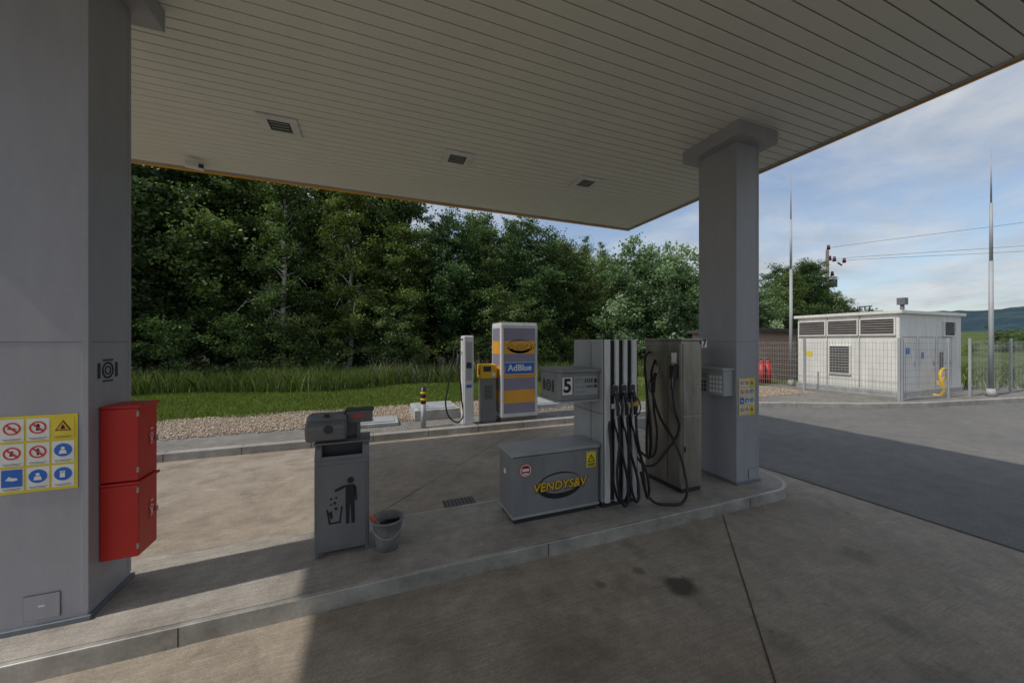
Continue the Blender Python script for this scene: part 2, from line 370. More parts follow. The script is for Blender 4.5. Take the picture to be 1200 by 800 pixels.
def pillar(u0, u1, v0, v1):
    P = empty('canopy_pillar')
    box('shaft', u0, u1, v0, v1, ISL, 4.3, 'pillar', P, .006)
    for (x, y) in ((u0, v0), (u1, v0), (u1, v1), (u0, v1)):
        box('corner', x - .003 if x == u0 else x - .03, x + .03 if x == u0 else x + .003, y - .003 if y == v0 else y - .03, y + .03 if y == v0 else y + .003, ISL + .05, 4.25, 'pillar', P, .002)
    box('seam', u0 - .0015, u1 + .0015, v0 - .0015, v1 + .0015, 1.844, 1.849, 'trimblue', P, 0)
    box('base_trim', u0 - .018, u1 + .018, v0 - .018, v1 + .018, ISL, ISL + .03, 'trimblue', P, .003)
    box('capital', u0 - .14, u1 + .14, v0 - .14, v1 + .14, 4.25, CZ - .001, 'pillar', P, .004)
    return P
P1 = pillar(-2.15, -1.646, 3.024, 3.442)
P2 = pillar(4.066, 4.455, 3.033, 3.56)
f = Fr((-1.646, 3.024, 0), 'front')
flat('cover_plate', [rect(-.28, .19, -.12, .34)], f, 'trimblue', P1, .004); flat('cover_inner', [rect(-.277, .193, -.123, .337)], f, 'pillar', P1, .007)
flat('cover_lock', [rect(-.215, .265, -.185, .278)], f, 'white', P1, .009)
f = Fr((4.066, 3.033, 0), 'front')
flat('cover_plate', [rect(.2, .18, .34, .30)], f, 'trimblue', P2, .004); flat('cover_inner', [rect(.203, .183, .337, .297)], f, 'pillar', P2, .007)
fr = Fr((-1.646, 3.2, 1.66), 'right')
flat('emblem', ring(0, 0, .055, .055, .043, .043) + ring(0, 0, .03, .03, .02, .02) + [rect(-.095, -.05, -.085, .05), rect(-.08, -.05, -.072, .05), rect(.072, -.05, .08, .05), rect(.085, -.05, .095, .05), rect(-.05, .062, .05, .072), rect(-.05, -.075, .05, -.065)], fr, 'blackp', P1, .003)

def safety(fr, W, H, cols, rows):
    S = empty('safety_sign')
    flat('backing', [rect(0, 0, W, H)], fr, 'signyel', S, .004)
    cw = (W - .02) / cols; ch = (H - .02) / rows
    kinds = [['no', 'no', 'tri'], ['no', 'no', 'must'], ['must', 'must', 'must']]
    for r in range(rows):
        for c in range(cols):
            x = .01 + cw * c + cw / 2; y = H - .01 - ch * r - ch / 2; a = min(cw, ch) * .5
            k = kinds[r % 3][c % 3]; yy = y + ch * .07; R = a * .68
            flat('cell', [rect(x - cw * .45, y - ch * .45, x + cw * .45, y + ch * .45)], fr, 'signyel' if k == 'tri' else 'signwhite', S, .0055)
            if k == 'no':
                d = R * .62; t = R * .09
                flat('ring', ring(x, yy, R, R, R * .78, R * .78), fr, 'signred', S, .0075)
                pic = [[rect(x - R * .5, yy - R * .1, x + R * .3, yy + R * .08), rect(x + R * .3, yy - R * .05, x + R * .45, yy + R * .05)],
                       [rect(x - R * .22, yy - R * .5, x + R * .2, yy + R * .42), circ(x, yy + R * .45, R * .15, n=10)],
                       [[(x - R * .3, yy - R * .4), (x + R * .3, yy - R * .4), (x + R * .1, yy + R * .1), (x + R * .15, yy + R * .45), (x - R * .15, yy + R * .3)]],
                       [circ(x, yy + R * .4, R * .16, n=10), [(x - R * .2, yy + R * .2), (x + R * .2, yy + R * .2), (x + R * .12, yy - R * .55), (x - R * .12, yy - R * .55)]]][(r * 2 + c) % 4]
                flat('pict', pic, fr, 'blackp', S, .007)
                flat('slash', [[(x - d - t, yy + d - t), (x + d - t, yy - d - t), (x + d + t, yy - d + t), (x - d + t, yy + d + t)]], fr, 'signred', S, .0085)
            elif k == 'must':
                flat('disc', [rect(x - cw * .40, y - ch * .28, x + cw * .40, y + ch * .42)] if c == 0 and r == 2 else [circ(x, yy, R * 1.08)], fr, 'signblue', S, .007)
                pic = [[circ(x, yy + R * .3, R * .25, n=12), [(x - R * .5, yy - R * .6), (x + R * .5, yy - R * .6), (x + R * .35, yy), (x - R * .35, yy)]],
                       [rect(x - R * .35, yy - R * .55, x + R * .25, yy + R * .1)] + [rect(x - R * .35 + i * R * .17, yy + R * .1, x - R * .24 + i * R * .17, yy + R * .55) for i in range(4)],
                       [[(x - R * .7, yy - R * .25), (x + R * .1, yy - R * .45), (x + R * .7, yy - R * .3), (x + R * .6, yy), (x, yy + R * .1), (x - R * .3, yy + R * .35)]]][(c + r) % 3]
                flat('pict', pic, fr, 'signwhite', S, .0085)
            else:
                flat('tri', [[(x - R, yy - R * .75), (x + R, yy - R * .75), (x, yy + R)]], fr, 'blackp', S, .007)
                flat('tri_in', [[(x - R * .78, yy - R * .62), (x + R * .78, yy - R * .62), (x, yy + R * .74)]], fr, 'orange', S, .008)
                flat('flame', [[(x - R * .25, yy - R * .5), (x + R * .25, yy - R * .5), (x + R * .2, yy - R * .1), (x, yy + R * .3), (x - R * .2, yy - R * .1)]], fr, 'blackp', S, .009)
            flat('caption', [rect(x - cw * .36, y - ch * .36, x + cw * .36, y - ch * .345), rect(x - cw * .30, y - ch * .41, x + cw * .30, y - ch * .395)], fr, 'blackp', S, .0075)
    return S
safety(Fr((-2.035, 3.024, .955), 'front'), .345, .455, 3, 3)
safety(Fr((4.10, 3.033, .955), 'front'), .28, .45, 3, 4)

for z0 in (.42, .925):
    X = empty('fire_extinguisher_cabinet')
    box('body', -1.646 + .003, -1.455, 3.127, 3.35, z0, z0 + .49, 'red', X, .008)
    box('door', -1.640, -1.450, 3.115, 3.1255, z0 + .008, z0 + .482, 'red', X, .004)
    box('lid', -1.643, -1.440, 3.112, 3.355, z0 + .485, z0 + .503, 'red', X, .004)
    fr = Fr((-1.455, 3.127, z0), 'right')
    flat('label', [rect(.12, .20, .175, .31)], fr, 'signred', X, .002)
    flat('label_pict', ring(.147, .27, .018, .018, .012, .012, n=16) + [rect(.13, .21, .165, .213), rect(.13, .22, .165, .223), rect(.13, .312, .165, .32), rect(.14, .228, .155, .25)], fr, 'signwhite', X, .0035)
    for i, t in enumerate((.06, .43)): tube('hinge_%d' % i, [(-1.452, 3.113, z0 + t), (-1.452, 3.113, z0 + t + .035)], .006, 'galv', X, False)
    frustum('latch', -1.449, 3.33, z0 + .22, z0 + .25, .008, .008, 'galv', X, 10)

kp = empty('payment_keypad_box')
box('housing', 3.90, 4.064, 3.07, 3.46, 1.19, 1.52, 'galv', kp, .01)
box('hood', 3.86, 4.064, 3.05, 3.48, 1.505, 1.53, 'galv', kp, .004)
fr = Fr((3.90, 3.46, 1.19), 'left')
flat('screen', [rect(.03, .2, .17, .27)], fr, 'lcd', kp, .003)
flat('buttons', [rect(.2 + i * .045, .04 + j * .055, .232 + i * .045, .08 + j * .055) for i in range(4) for j in range(4)], fr, 'signwhite', kp, .003)
flat('keys', [rect(.03 + i * .045, .04 + j * .05, .062 + i * .045, .075 + j * .05) for i in range(3) for j in range(3)], fr, 'dark', kp, .003)

# ------------------------------------------------------------------ waste bin
b = empty('waste_bin')
u0, u1, v0, v1 = -.43, -.03, 3.19, 3.50
for i, (x, y) in enumerate(((u0 + .005, v0 + .01), (u1 - .03, v0 + .01), (u0 + .005, v1 - .035), (u1 - .03, v1 - .035))): box('leg_%d' % i, x, x + .025, y, y + .025, ISL, ISL + .09, 'bin', b, .003)
box('body', u0, u1, v0, v1, ISL + .045, .90, 'bin', b, .008)
box('door_panel', u0 + .02, u1 - .02, v0 - .006, v0 + .002, ISL + .075, .865, 'bin', b, .004)
prof = [(v0, .90), (v0 + .03, .985), (v0 + .06, 1.02), (v1, 1.02), (v1, .90)]
for nm, x0, x1 in (('hood_side_l', u0, u0 + .05), ('hood_side_r', u1 - .05, u1)):
    vs = [(x0, y, z) for y, z in prof] + [(x1, y, z) for y, z in prof]
    mesh(nm, vs, [(4, 3, 2, 1, 0), tuple(range(5, 10))] + [(i, (i + 1) % 5, 5 + (i + 1) % 5, 5 + i) for i in range(5)], 'bin', b, .003)
box('hood_top', u0 - .008, u1 + .008, v0 + .03, v1 + .008, 1.02, 1.032, 'bin', b, .003)
box('hood_inner', u0 + .05, u1 - .05, v0 + .09, v1 - .002, .90, 1.018, 'dark', b, 0)
box('hood_lip', u0 + .05, u1 - .05, v0 + .004, v0 + .016, .90, .93, 'bin', b, .002)
fr = Fr((u0, v0 - .006, ISL), 'front')
mn = [circ(.262, .598, .026, n=18), [(.225, .565), (.285, .565), (.298, .55), (.292, .40), (.225, .40)], [(.225, .565), (.22, .54), (.150, .515), (.143, .535), (.205, .562)],
      [(.288, .555), (.305, .54), (.312, .43), (.298, .43)], [(.225, .402), (.257, .402), (.253, .25), (.228, .25)], [(.262, .402), (.292, .402), (.295, .25), (.268, .25)],
      [(.085, .385), (.098, .388), (.118, .27), (.105, .265)], [(.192, .400), (.205, .397), (.190, .27), (.177, .265)], [(.105, .265), (.190, .265), (.190, .278), (.105, .278)],
      [(.10, .36), (.125, .372), (.135, .32), (.12, .30)], circ(.148, .43, .012, n=10), circ(.12, .465, .010, n=10), circ(.158, .47, .009, n=10), circ(.155, .385, .013, n=10), circ(.12, .42, .008, n=10)]
flat('pictogram', mn, fr, 'blackp', b, .002)
pt = empty('paper_towel_dispenser')
box('bracket', -.30, -.10, 3.40, 3.42, 1.032, 1.16, 'bin', pt, .003)
box('roll_housing', -.50, -.20, 3.26, 3.44, 1.08, 1.25, 'bin', pt, .03)
box('housing_nose', -.50, -.20, 3.20, 3.30, 1.055, 1.20, 'bin', pt, .02, Matrix.Rotation(D2R(22), 3, 'X'))
frustum('knob', -.35, 3.25, 1.24, 1.262, .025, .02, 'dark', pt)
flat('slot', [circ(0, 0, .035)], Fr((-.33, 3.195, 1.15), 'front'), 'dark', pt, .012)
box('glove_box', -.21, .0, 3.32, 3.46, 1.16, 1.26, 'bin', pt, .008)
box('glove_label', -.195, -.015, 3.316, 3.321, 1.175, 1.245, 'louv', pt, .001)
flat('label_red', [rect(.03, .035, .13, .055)], Fr((-.195, 3.316, 1.175), 'front'), 'signred', pt, .003)
box('arm', -.13, -.10, 3.36, 3.41, 1.032, 1.165, 'bin', pt, .003)
box('glove_lid', -.22, .01, 3.31, 3.47, 1.26, 1.268, 'dark', pt, .002)

bk = empty('bucket')
n = 32; vs = []; R0, R1, H = .088, .125, .25; bx, by = .115, 3.18
prof = [(0, .0), (R0, 0), (R0 + (R1 - R0) * .5, H * .5), (R1 - .004, H * .93), (R1 + .008, H * .94), (R1 + .010, H), (R1 - .004, H), (R0 - .006, .01), (0, .01)]
for r, z in prof:
    for i in range(n): a = 2 * math.pi * i / n; vs.append((bx + r * math.cos(a), by + r * math.sin(a), ISL + z))
mesh('shell', vs, [(j * n + i, j * n + (i + 1) % n, (j + 1) * n + (i + 1) % n, (j + 1) * n + i) for j in range(len(prof) - 1) for i in range(n)], 'bucket', bk, 0, True)
mesh('water', [(bx + .108 * math.cos(a), by + .108 * math.sin(a), ISL + .17) for a in [2 * math.pi * i / n for i in range(n)]], [tuple(range(n))], 'dark', bk)
tube('handle', [(bx - .13, by, ISL + .23), (bx - .1, by - .085, ISL + .17), (bx, by - .135, ISL + .13), (bx + .1, by - .085, ISL + .17), (bx + .13, by, ISL + .23)], .003, 'galv', bk)
sq = empty('squeegee')
tube('stick', [(bx + .06, by + .03, ISL + .05), (bx - .12, by - .02, ISL + .27)], .006, 'galv', sq, False)
tube('grip', [(bx - .09, by - .012, ISL + .235), (bx - .14, by - .026, ISL + .296)], .010, 'orangep', sq, False)
box('blade', bx - .02, bx + .10, by + .02, by + .03, ISL + .19, ISL + .22, 'dark', sq, .002)

# ------------------------------------------------------------------ chest
ch = empty('storage_chest')
u0, u1, v0, v1 = 1.22, 2.17, 3.12, 3.50
box('plinth', u0 + .02, u1 - .02, v0 + .02, v1 - .02, ISL, ISL + .05, 'dark', ch, .002)
box('body', u0, u1, v0, v1, ISL + .05, .755, 'grey', ch, .008)
box('lid', u0 - .015, u1 + .01, v0 - .015, v1 + .01, .765, .80, 'greylt', ch, .006)
box('frame_bottom', u0 - .004, u1 + .004, v0 - .004, v1 + .004, ISL + .05, ISL + .075, 'greylt', ch, .002)
def logo(fr, cx, cy, s, parent, txt='VENDYS&V'):
    flat('logo_ellipse', ring(cx, cy, 2.15 * s, 1.12 * s, 2.0 * s, .84 * s, .05 * s, .16 * s), fr, 'blackp', parent, .004)
    text('logo_shadow', txt, fr, cx + .04 * s, cy - .04 * s, 1.0 * s, 'blackp', parent, .005, .06 * s, sx=1.04, shear=.12)
    text('logo_text', txt, fr, cx, cy, 1.0 * s, 'yellow', parent, .0065, .018 * s, sx=1.04, shear=.12)
fr = Fr((u0, v0, ISL), 'front')
logo(fr, .50, .31, .115, ch)
flat('round_sticker', [circ(.13, .50, .062)], fr, 'signred', ch, .003); flat('round_sticker_in', ring(.13, .50, .056, .056, .048, .048) + [rect(.095, .49, .165, .515), rect(.105, .46, .155, .475)], fr, 'signwhite', ch, .005)
flat('sticker_black', [rect(.09, .525, .17, .535), rect(.10, .48, .16, .487)], fr, 'blackp', ch, .0065)
flat('warning_plate', [rect(.80, .44, .915, .60)], fr, 'signyel', ch, .003)
flat('warning_tri', [[(.815, .495), (.90, .495), (.8575, .575)]], fr, 'blackp', ch, .005); flat('warning_tri_in', [[(.83, .503), (.885, .503), (.8575, .557)]], fr, 'signyel', ch, .006)
flat('warning_bolt', [[(.853, .51), (.865, .53), (.858, .53), (.862, .548), (.85, .526), (.857, .526)], rect(.815, .455, .90, .463), rect(.815, .472, .90, .48)], fr, 'blackp', ch, .0075)
flat('label', [rect(.14, .42, .20, .47)], Fr((u0, v1, ISL), 'left'), 'signwhite', ch, .003)

def nozzle(p, d, parent, tag, col='black'):
    x, y, z = p; dx, dy = d
    tube('spout_' + tag, [(x, y, z + .05), (x + dx * .015, y + dy * .015, z - .02), (x + dx * .05, y + dy * .05, z - .08)], .011, 'galv', parent)
    tube('nozzle_body_' + tag, [(x + dx * .035, y + dy * .035, z - .03), (x + dx * .06, y + dy * .06, z - .12), (x + dx * .07, y + dy * .07, z - .26)], .021, col, parent)
    tube('guard_' + tag, [(x + dx * .07, y + dy * .07, z - .08), (x + dx * .125, y + dy * .125, z - .12), (x + dx * .13, y + dy * .13, z - .22), (x + dx * .08, y + dy * .08, z - .27)], .007, 'dark', parent)
    tube('lever_' + tag, [(x + dx * .075, y + dy * .075, z - .12), (x + dx * .10, y + dy * .10, z - .16), (x + dx * .095, y + dy * .095, z - .24)], .006, 'galv', parent)
    return (x + dx * .07, y + dy * .07, z - .27)

# ------------------------------------------------------------------ multi-hose pump
fp = empty('fuel_pump')
u0, u1, v0, v1 = 2.20, 2.65, 3.10, 3.66; Z1 = 1.87
box('base', u0 + .01, u1 - .01, v0 + .02, v1 - .01, ISL, ISL + .06, 'dark', fp, .003)
box('body', u0, u1, v0, v1, ISL + .06, Z1, 'greylt', fp, .008)
box('back_channel', u0 + .02, u1 - .01, v0 - .012, v0 + .002, ISL + .08, Z1 - .006, 'blackp', fp, 0)
sw = (u1 - u0 - .02) / 7.6
x = u0 + .012
for i in range(4):
    ww = sw * (1.0 if i in (0, 3) else .75)
    box('light_rib_%d' % i, x, x + ww, v0 - .045, v0 - .0125, ISL + .07, Z1, 'white', fp, .006); x += ww + (sw * 1.15 if i < 3 else 0)
box('seam', u0 - .002, u0 + .001, v0 + .20, v0 + .206, ISL + .1, Z1 - .03, 'dark', fp, 0)
box('seam2', u0 - .002, u1, v0 + .01, v1 + .002, 1.10, 1.106, 'dark', fp, 0)
cx = [u0 + .012 + sw * 1.0 + sw * .57, u0 + .012 + sw * 2.9 + sw * .57, u0 + .012 + sw * 4.8 + sw * .57]
for i, xx in enumerate(cx):
    box('holster_%d' % i, xx - .034, xx + .034, v0 - .085, v0 - .012, 1.30, 1.40, 'dark', fp, .01)
    box('grade_tag_%d' % i, xx - .022, xx + .022, v0 - .05, v0 - .047, 1.16, 1.21, ['signwhite', 'dark', 'yellow'][i], fp, .001)
    e = nozzle((xx, v0 - .06, 1.36), (0, -1), fp, 'h%d' % i)
    k = (i - 1) * .05; ph = .04 * i
    tube('hose_%d' % i, [e, (xx + .01, v0 - .14, .88), (xx + .02 + k, v0 - .15, .50 + ph), (xx + .05 + k, v0 - .17, .28), (xx + .10 + k * .6, v0 - .16, .20 + ph * .5), (xx + .15 + k * .4, v0 - .12, .32 + ph), (xx + .09, v0 - .07, .7), (xx + .02, v0 - .02, 1.05)], .0135, 'black', fp)
    tube('hose_inner_%d' % i, [(xx - .015, v0 - .025, 1.28), (xx - .02, v0 - .03, .9), (xx - .012, v0 - .03, .35)], .012, 'black', fp)
tube('hose_side', [(u0 + .06, v0 - .02, 1.08), (u0 + .03, v0 - .10, .8), (u0 + .05, v0 - .13, .4), (u0 + .16, v0 - .12, .22), (u0 + .26, v0 - .08, .3), (u0 + .3, v0 - .03, .6)], .0135, 'black', fp)
box('yellow_tag', cx[2] - .03, cx[2] + .03, v0 - .15, v0 - .13, 1.19, 1.23, 'yellow', fp, .004)
hd0, hd1, hv0, hv1 = 1.72, 2.196, 3.15, 3.59
prism('display_head', [(hd0 + .03, hv0), (hd1, hv0), (hd1, hv1), (hd0 + .03, hv1), (hd0, hv1 - .04), (hd0, hv0 + .04)], 1.255, 1.535, 'grey', fp, .006)
prism('display_hood', [(hd0 + .02, hv0 - .03), (hd1, hv0 - .03), (hd1, hv1 + .01), (hd0 + .02, hv1 + .01), (hd0 - .015, hv1 - .04), (hd0 - .015, hv0 + .03)], 1.5375, 1.57, 'grey', fp, .004)
prism('display_foot', [(hd0 + .03, hv0 - .01), (hd1, hv0 - .01), (hd1, hv1 + .004), (hd0 + .03, hv1 + .004), (hd0 - .006, hv1 - .04), (hd0 - .006, hv0 + .04)], 1.235, 1.2535, 'galv', fp, .002)
fr = Fr((hd0, hv0, 1.255), 'front')
flat('number_plate', [rect(.04, .06, .155, .235)], fr, 'signwhite', fp, .003)
text('number', '5', fr, .097, .145, .19, 'blackp', fp, .005, .006)
flat('lcd_frame', [rect(.175, .05, .455, .24)], fr, 'greylt', fp, .003); flat('lcd', [rect(.19, .165, .40, .225), rect(.19, .115, .40, .155)], fr, 'lcd', fp, .005)
flat('lcd_unit', [rect(.19, .07, .31, .10)], fr, 'lcd', fp, .005)
flat('lcd_digits', [rect(.30 + i * .025, .178, .313 + i * .025, .212) for i in range(4)] + [rect(.32 + i * .02, .125, .331 + i * .02, .147) for i in range(4)] + [rect(.41, .17, .445, .215), rect(.41, .12, .445, .15)], fr, 'dark', fp, .0065)
fr = Fr((hd0, (hv0 + hv1) / 2, 1.395), 'left')
flat('emblem', ring(0, 0, .06, .06, .045, .045) + ring(0, 0, .032, .032, .02, .02) + [rect(-.12, -.06, -.105, .06), rect(-.095, -.06, -.083, .06), rect(.083, -.06, .095, .06), rect(.105, -.06, .12, .06)], fr, 'blackp', fp, .003)

# ------------------------------------------------------------------ stainless pump
sp = empty('diesel_pump')
u0, u1, v0, v1 = 3.25, 3.56, 3.08, 3.66
box('base', u0 + .01, u1 - .01, v0 + .01, v1 - .01, ISL, ISL + .05, 'dark', sp, .002)
box('body', u0, u1, v0, v1, ISL + .05, 1.86, 'steel', sp, .01)
box('front_door', u0 + .02, u1 - .02, v0 - .010, v0 + .001, ISL + .10, 1.0, 'steel', sp, .004)
box('front_door_upper', u0 + .02, u1 - .02, v0 - .010, v0 + .001, 1.02, 1.82, 'steel', sp, .004)
box('side_panel', u0 - .010, u0 + .001, v0 + .20, v1 - .02, ISL + .10, 1.82, 'steel', sp, .004)
box('side_panel_front', u0 - .012, u0 + .001, v0 + .012, v0 + .185, ISL + .10, 1.82, 'steel', sp, .004)
box('top_cap', u0 - .012, u1 + .012, v0 - .012, v1 + .012, 1.86, 1.885, 'steel', sp, .004)
box('lock', u0 + .03, u0 + .05, v0 - .018, v0 - .010, .6, .66, 'dark', sp, .003)
box('gauge_plate', u0 - .018, u0 - .0105, v0 + .06, v0 + .13, 1.60, 1.72, 'signwhite', sp, .001)
box('holster', u0 - .06, u0 - .012, v0 + .04, v0 + .13, 1.42, 1.58, 'dark', sp, .01)
flat('number_plate', [rect(-.02, 1.78, .06, 1.87)], Fr((u1, v0, 0), 'front'), 'signwhite', sp, .016)
text('number', '7', Fr((u1, v0, 0), 'front'), .02, 1.825, .11, 'blackp', sp, .018, .004)
e = nozzle((u0 - .03, v0 + .085, 1.56), (-.8, -.6), sp, 'a')
tube('hose_a', [e, (u0 - .10, v0 + .0, 1.10), (u0 - .06, v0 - .02, .88), (u0 - .16, v0 + .06, .62), (u0 - .34, v0 + .12, .45), (u0 - .50, v0 + .14, .56), (u0 - .54, v0 + .2, .8)], .0135, 'black', sp)
tube('hose_b', [(u0 - .01, v0 + .40, 1.62), (u0 - .10, v0 + .36, 1.45), (u0 - .12, v0 + .22, 1.0), (u0 - .10, v0 - .02, .70), (u0 - .08, v0 - .12, .42), (u0 - .16, v0 - .20, .18), (u0 - .36, v0 - .20, .155), (u0 - .54, v0 - .12, .20), (u0 - .56, v0 + .02, .45)], .0145, 'black', sp)
tube('hose_c', [(u0 - .01, v0 + .50, 1.72), (u0 - .12, v0 + .44, 1.66), (u0 - .14, v0 + .40, 1.3), (u0 - .13, v0 + .34, .7), (u0 - .10, v0 + .42, .42), (u0 - .05, v0 + .5, .6), (u0 - .02, v0 + .5, 1.0)], .0145, 'black', sp)
e = nozzle((u0 - .03, v0 + .33, 1.50), (-1, 0), sp, 'b')
tube('hose_d', [e, (u0 - .09, v0 + .33, 1.05), (u0 - .12, v0 + .25, .7), (u0 - .25, v0 + .2, .52), (u0 - .42, v0 + .25, .62)], .0135, 'black', sp)

# ------------------------------------------------------------------ far island
G = .118
ad = empty('fluid_tank_cabinet')
u0, u1, v0, v1 = 2.55, 3.42, 7.22, 7.85; T1 = 2.24
box('plinth', u0 + .02, u1 - .02, v0 + .02, v1 - .02, G, G + .09, 'louv', ad, .003)
box('body', u0, u1, v0, v1, G + .09, T1, 'white', ad, .03)
box('top', u0 + .01, u1 - .01, v0 + .01, v1 - .01, T1 - .003, T1 + .02, 'white', ad, .01)
zs = [.30, .52, .80, 1.06, 1.32, 1.58, 1.86, 2.14]
for face, W in (('front', u1 - u0), ('left', v1 - v0)):
    fr = Fr((u0, v0, 0), 'front') if face == 'front' else Fr((u0, v1, 0), 'left')
    for i in range(7):
        flat('stripe', [rect(.075, zs[i], W - .075, zs[i + 1])], fr, ['lav', 'orange'][i % 2], ad, .004)
fr = Fr((u0, v0, 0), 'front')
flat('panel_blue', [rect(.10, 1.15, .77, 1.39)], fr, 'signblue', ad, .007)
flat('panel_blue_frame', [rect(.09, 1.14, .78, 1.15), rect(.09, 1.39, .78, 1.40)], fr, 'signwhite', ad, .0075)
text('panel_text', 'AdBlue', fr, .435, 1.275, .19, 'signwhite', ad, .011, .004)
logo(fr, .44, 1.74, .135, ad)
for x in (.07, u1 - u0 - .08): flat('edge_line', [rect(x, .3, x + .008, 2.14)], fr, 'dark', ad, .003)
yt = empty('payment_terminal')
u0, u1, v0, v1 = 2.13, 2.47, 7.28, 7.58
box('body', u0 + .03, u1, v0 + .03, v1, G, 1.12, 'grey', yt, .01)
box('head', u0, u1 + .01, v0, v1 + .02, 1.06, 1.36, 'yellow', yt, .02)
flat('screen', [rect(.05, .15, .22, .26)], Fr((u0, v0, 1.06), 'front'), 'dark', yt, .003); flat('keypad', [rect(.24, .05, .31, .13)], Fr((u0, v0, 1.06), 'front'), 'signwhite', yt, .003)
flat('side_label', [rect(.07, .08, .22, .2)], Fr((u0, v1, 1.06), 'left'), 'signred', yt, .003)
flat('slot', [rect(.08, .5, .26, .8)], Fr((u0, v0 + .03, G), 'front'), 'louv', yt, .003)
sh = empty('fluid_dispenser')
u0, u1, v0, v1 = 1.74, 1.95, 7.2, 7.5
box('foot', u0 - .03, u1 + .03, v0 - .02, v1 + .02, G, G + .03, 'galv', sh, .003)
box('column', u0, u1, v0, v1, G + .03, 1.97, 'white', sh, .025)
box('panel', u0 + .04, u1 - .04, v0 - .006, v0 + .002, 1.05, 1.85, 'greylt', sh, .002)
flat('screen', [rect(.05, 1.3, .16, 1.42)], Fr((u0, v0, 0), 'front'), 'dark', sh, .008)
flat('mark', [rect(.05, .9, .16, .96)], Fr((u0, v0, 0), 'front'), 'signblue', sh, .008)
e = nozzle((u0 - .02, v0 + .1, 1.60), (-1, 0), sh, 'a')
tube('hose', [(u0 + .02, v0 + .08, 1.9), (u0 - .12, v0 + .06, 1.85), (u0 - .22, v0 + .04, 1.45), (u0 - .32, v0 + .02, .95), (u0 - .36, v0 + .02, .5), (u0 - .24, v0 + .0, .26), (u0 - .08, v0 + .02, .22), (u0 - .04, v0 + .05, .7), e], .016, 'black', sh)
bo = empty('bollard')
frustum('post', .95, 7.38, G, .62, .05, .05, 'galv', bo); frustum('cap_band', .95, 7.38, .60, .93, .054, .054, 'dark', bo)
for z in (.66, .79): frustum('yellow_band', .95, 7.38, z, z + .05, .0565, .0565, 'yellow', bo)
frustum('top', .95, 7.38, .93, .95, .05, .02, 'dark', bo)
def pad(x0, x1, y0, y1, h):
    P = empty('manhole_cover_slab')
    box('slab', x0, x1, y0, y1, G, G + h, 'concpad', P, .01)
    box('lid', x0 + .08, x1 - .08, y0 + .08, y1 - .08, G + h, G + h + .02, 'galv', P, .004)
    tube('lift_handle', [(x0 + .2, y0 + .2, G + h + .02), (x0 + .2, y0 + .2, G + h + .05), (x0 + .32, y0 + .2, G + h + .05), (x0 + .32, y0 + .2, G + h + .02)], .006, 'dark', P, False)
pad(-.30, .50, 7.75, 8.45, .07); pad(.85, 1.85, 8.05, 9.1, .22); pad(3.7, 5.0, 8.3, 9.3, .12)

# ------------------------------------------------------------------ white service building
wb = empty('service_building')
u0, u1, v0, v1, H = 15.2, 19.2, 6.0, 8.85, 2.72
box('plinth', u0 - .03, u1 + .03, v0 - .03, v1 + .03, .1, .28, 'concpad', wb, .01)
box('walls', u0, u1, v0, v1, .28, H, 'offwhite', wb, .02)
box('roof', u0 - .09, u1 + .09, v0 - .09, v1 + .09, H, H + .10, 'offwhite', wb, .01)
def louvre(nm, fr, a0, b0, a1, b1, n):
    flat(nm + '_back', [rect(a0, b0, a1, b1)], fr, 'blackp', wb, .004)
    t = (b1 - b0) / n; vs = []; fs = []
    for i in range(n):
        z = b0 + i * t; k = len(vs)
        vs += [fr.p(a0, z, .05), fr.p(a1, z, .05), fr.p(a1, z + t * .8, .012), fr.p(a0, z + t * .8, .012)]; fs.append((k, k + 1, k + 2, k + 3))
    mesh(nm + '_slats', vs, fs, 'louv', wb)
    w = .035
    for j, r in enumerate(((a0 - w, b0 - w, a1 + w, b0), (a0 - w, b1, a1 + w, b1 + w), (a0 - w, b0, a0, b1), (a1, b0, a1 + w, b1))):
        p = fr.p(r[0], r[1], 0); q = fr.p(r[2], r[3], .06)
        box(nm + '_frame_%d' % j, min(p.x, q.x), max(p.x, q.x), min(p.y, q.y), max(p.y, q.y), p.z, q.z, 'offwhite', wb, 0)
fl = Fr((u0, v1, 0), 'left'); ff = Fr((u0, v0, 0), 'front')
for i in range(3): louvre('louvre_top_%d' % i, fl, .08 + i * .92, 2.08, .90 + i * .92, 2.56, 6)
louvre('louvre_mid', fl, 1.05, .75, 1.62, 1.68, 10)
louvre('louvre_front', ff, 2.7, 2.05, 3.4, 2.5, 6)
for x in (.95, 1.87): flat('panel_joint', [rect(x, .3, x + .02, H)], fl, 'louv', wb, .002)
for k, (a, bb) in enumerate(((.15, 1.0), (1.15, 2.2), (2.35, 3.3))):
    flat('door_outline_%d' % k, [rect(a, .32, a + .015, 1.98), rect(bb, .32, bb + .015, 1.98), rect(a, 1.98, bb + .015, 1.995)], ff, 'louv', wb, .003)
    flat('door_handle_%d' % k, [rect(bb - .12, 1.05, bb - .08, 1.2)], ff, 'dark', wb, .006)
flat('notice', [rect(.35, 1.45, .6, 1.65), rect(1.3, 1.3, 1.45, 1.5)], ff, 'signblue', wb, .006)
flat('notice_white', [rect(.7, 1.2, .85, 1.6), rect(2.9, .8, 3.2, 1.3)], ff, 'signwhite', wb, .006)
flat('notice_yellow', [rect(.2, 1.3, .5, 1.5)], fl, 'signyel', wb, .006)
flat('dark_hatch', [rect(2.45, .9, 2.75, 1.5)], ff, 'louv', wb, .005)
text('lettering', 'BONETT', Fr((u0 - .09, v0 + .8, 0), 'left'), -.2, H + .21, .2, 'blackp', wb, 0, .008)
box('lettering_rail', u0 - .08, u0 - .06, v0 + .35, v0 + 1.65, H + .1, H + .12, 'dark', wb, 0)
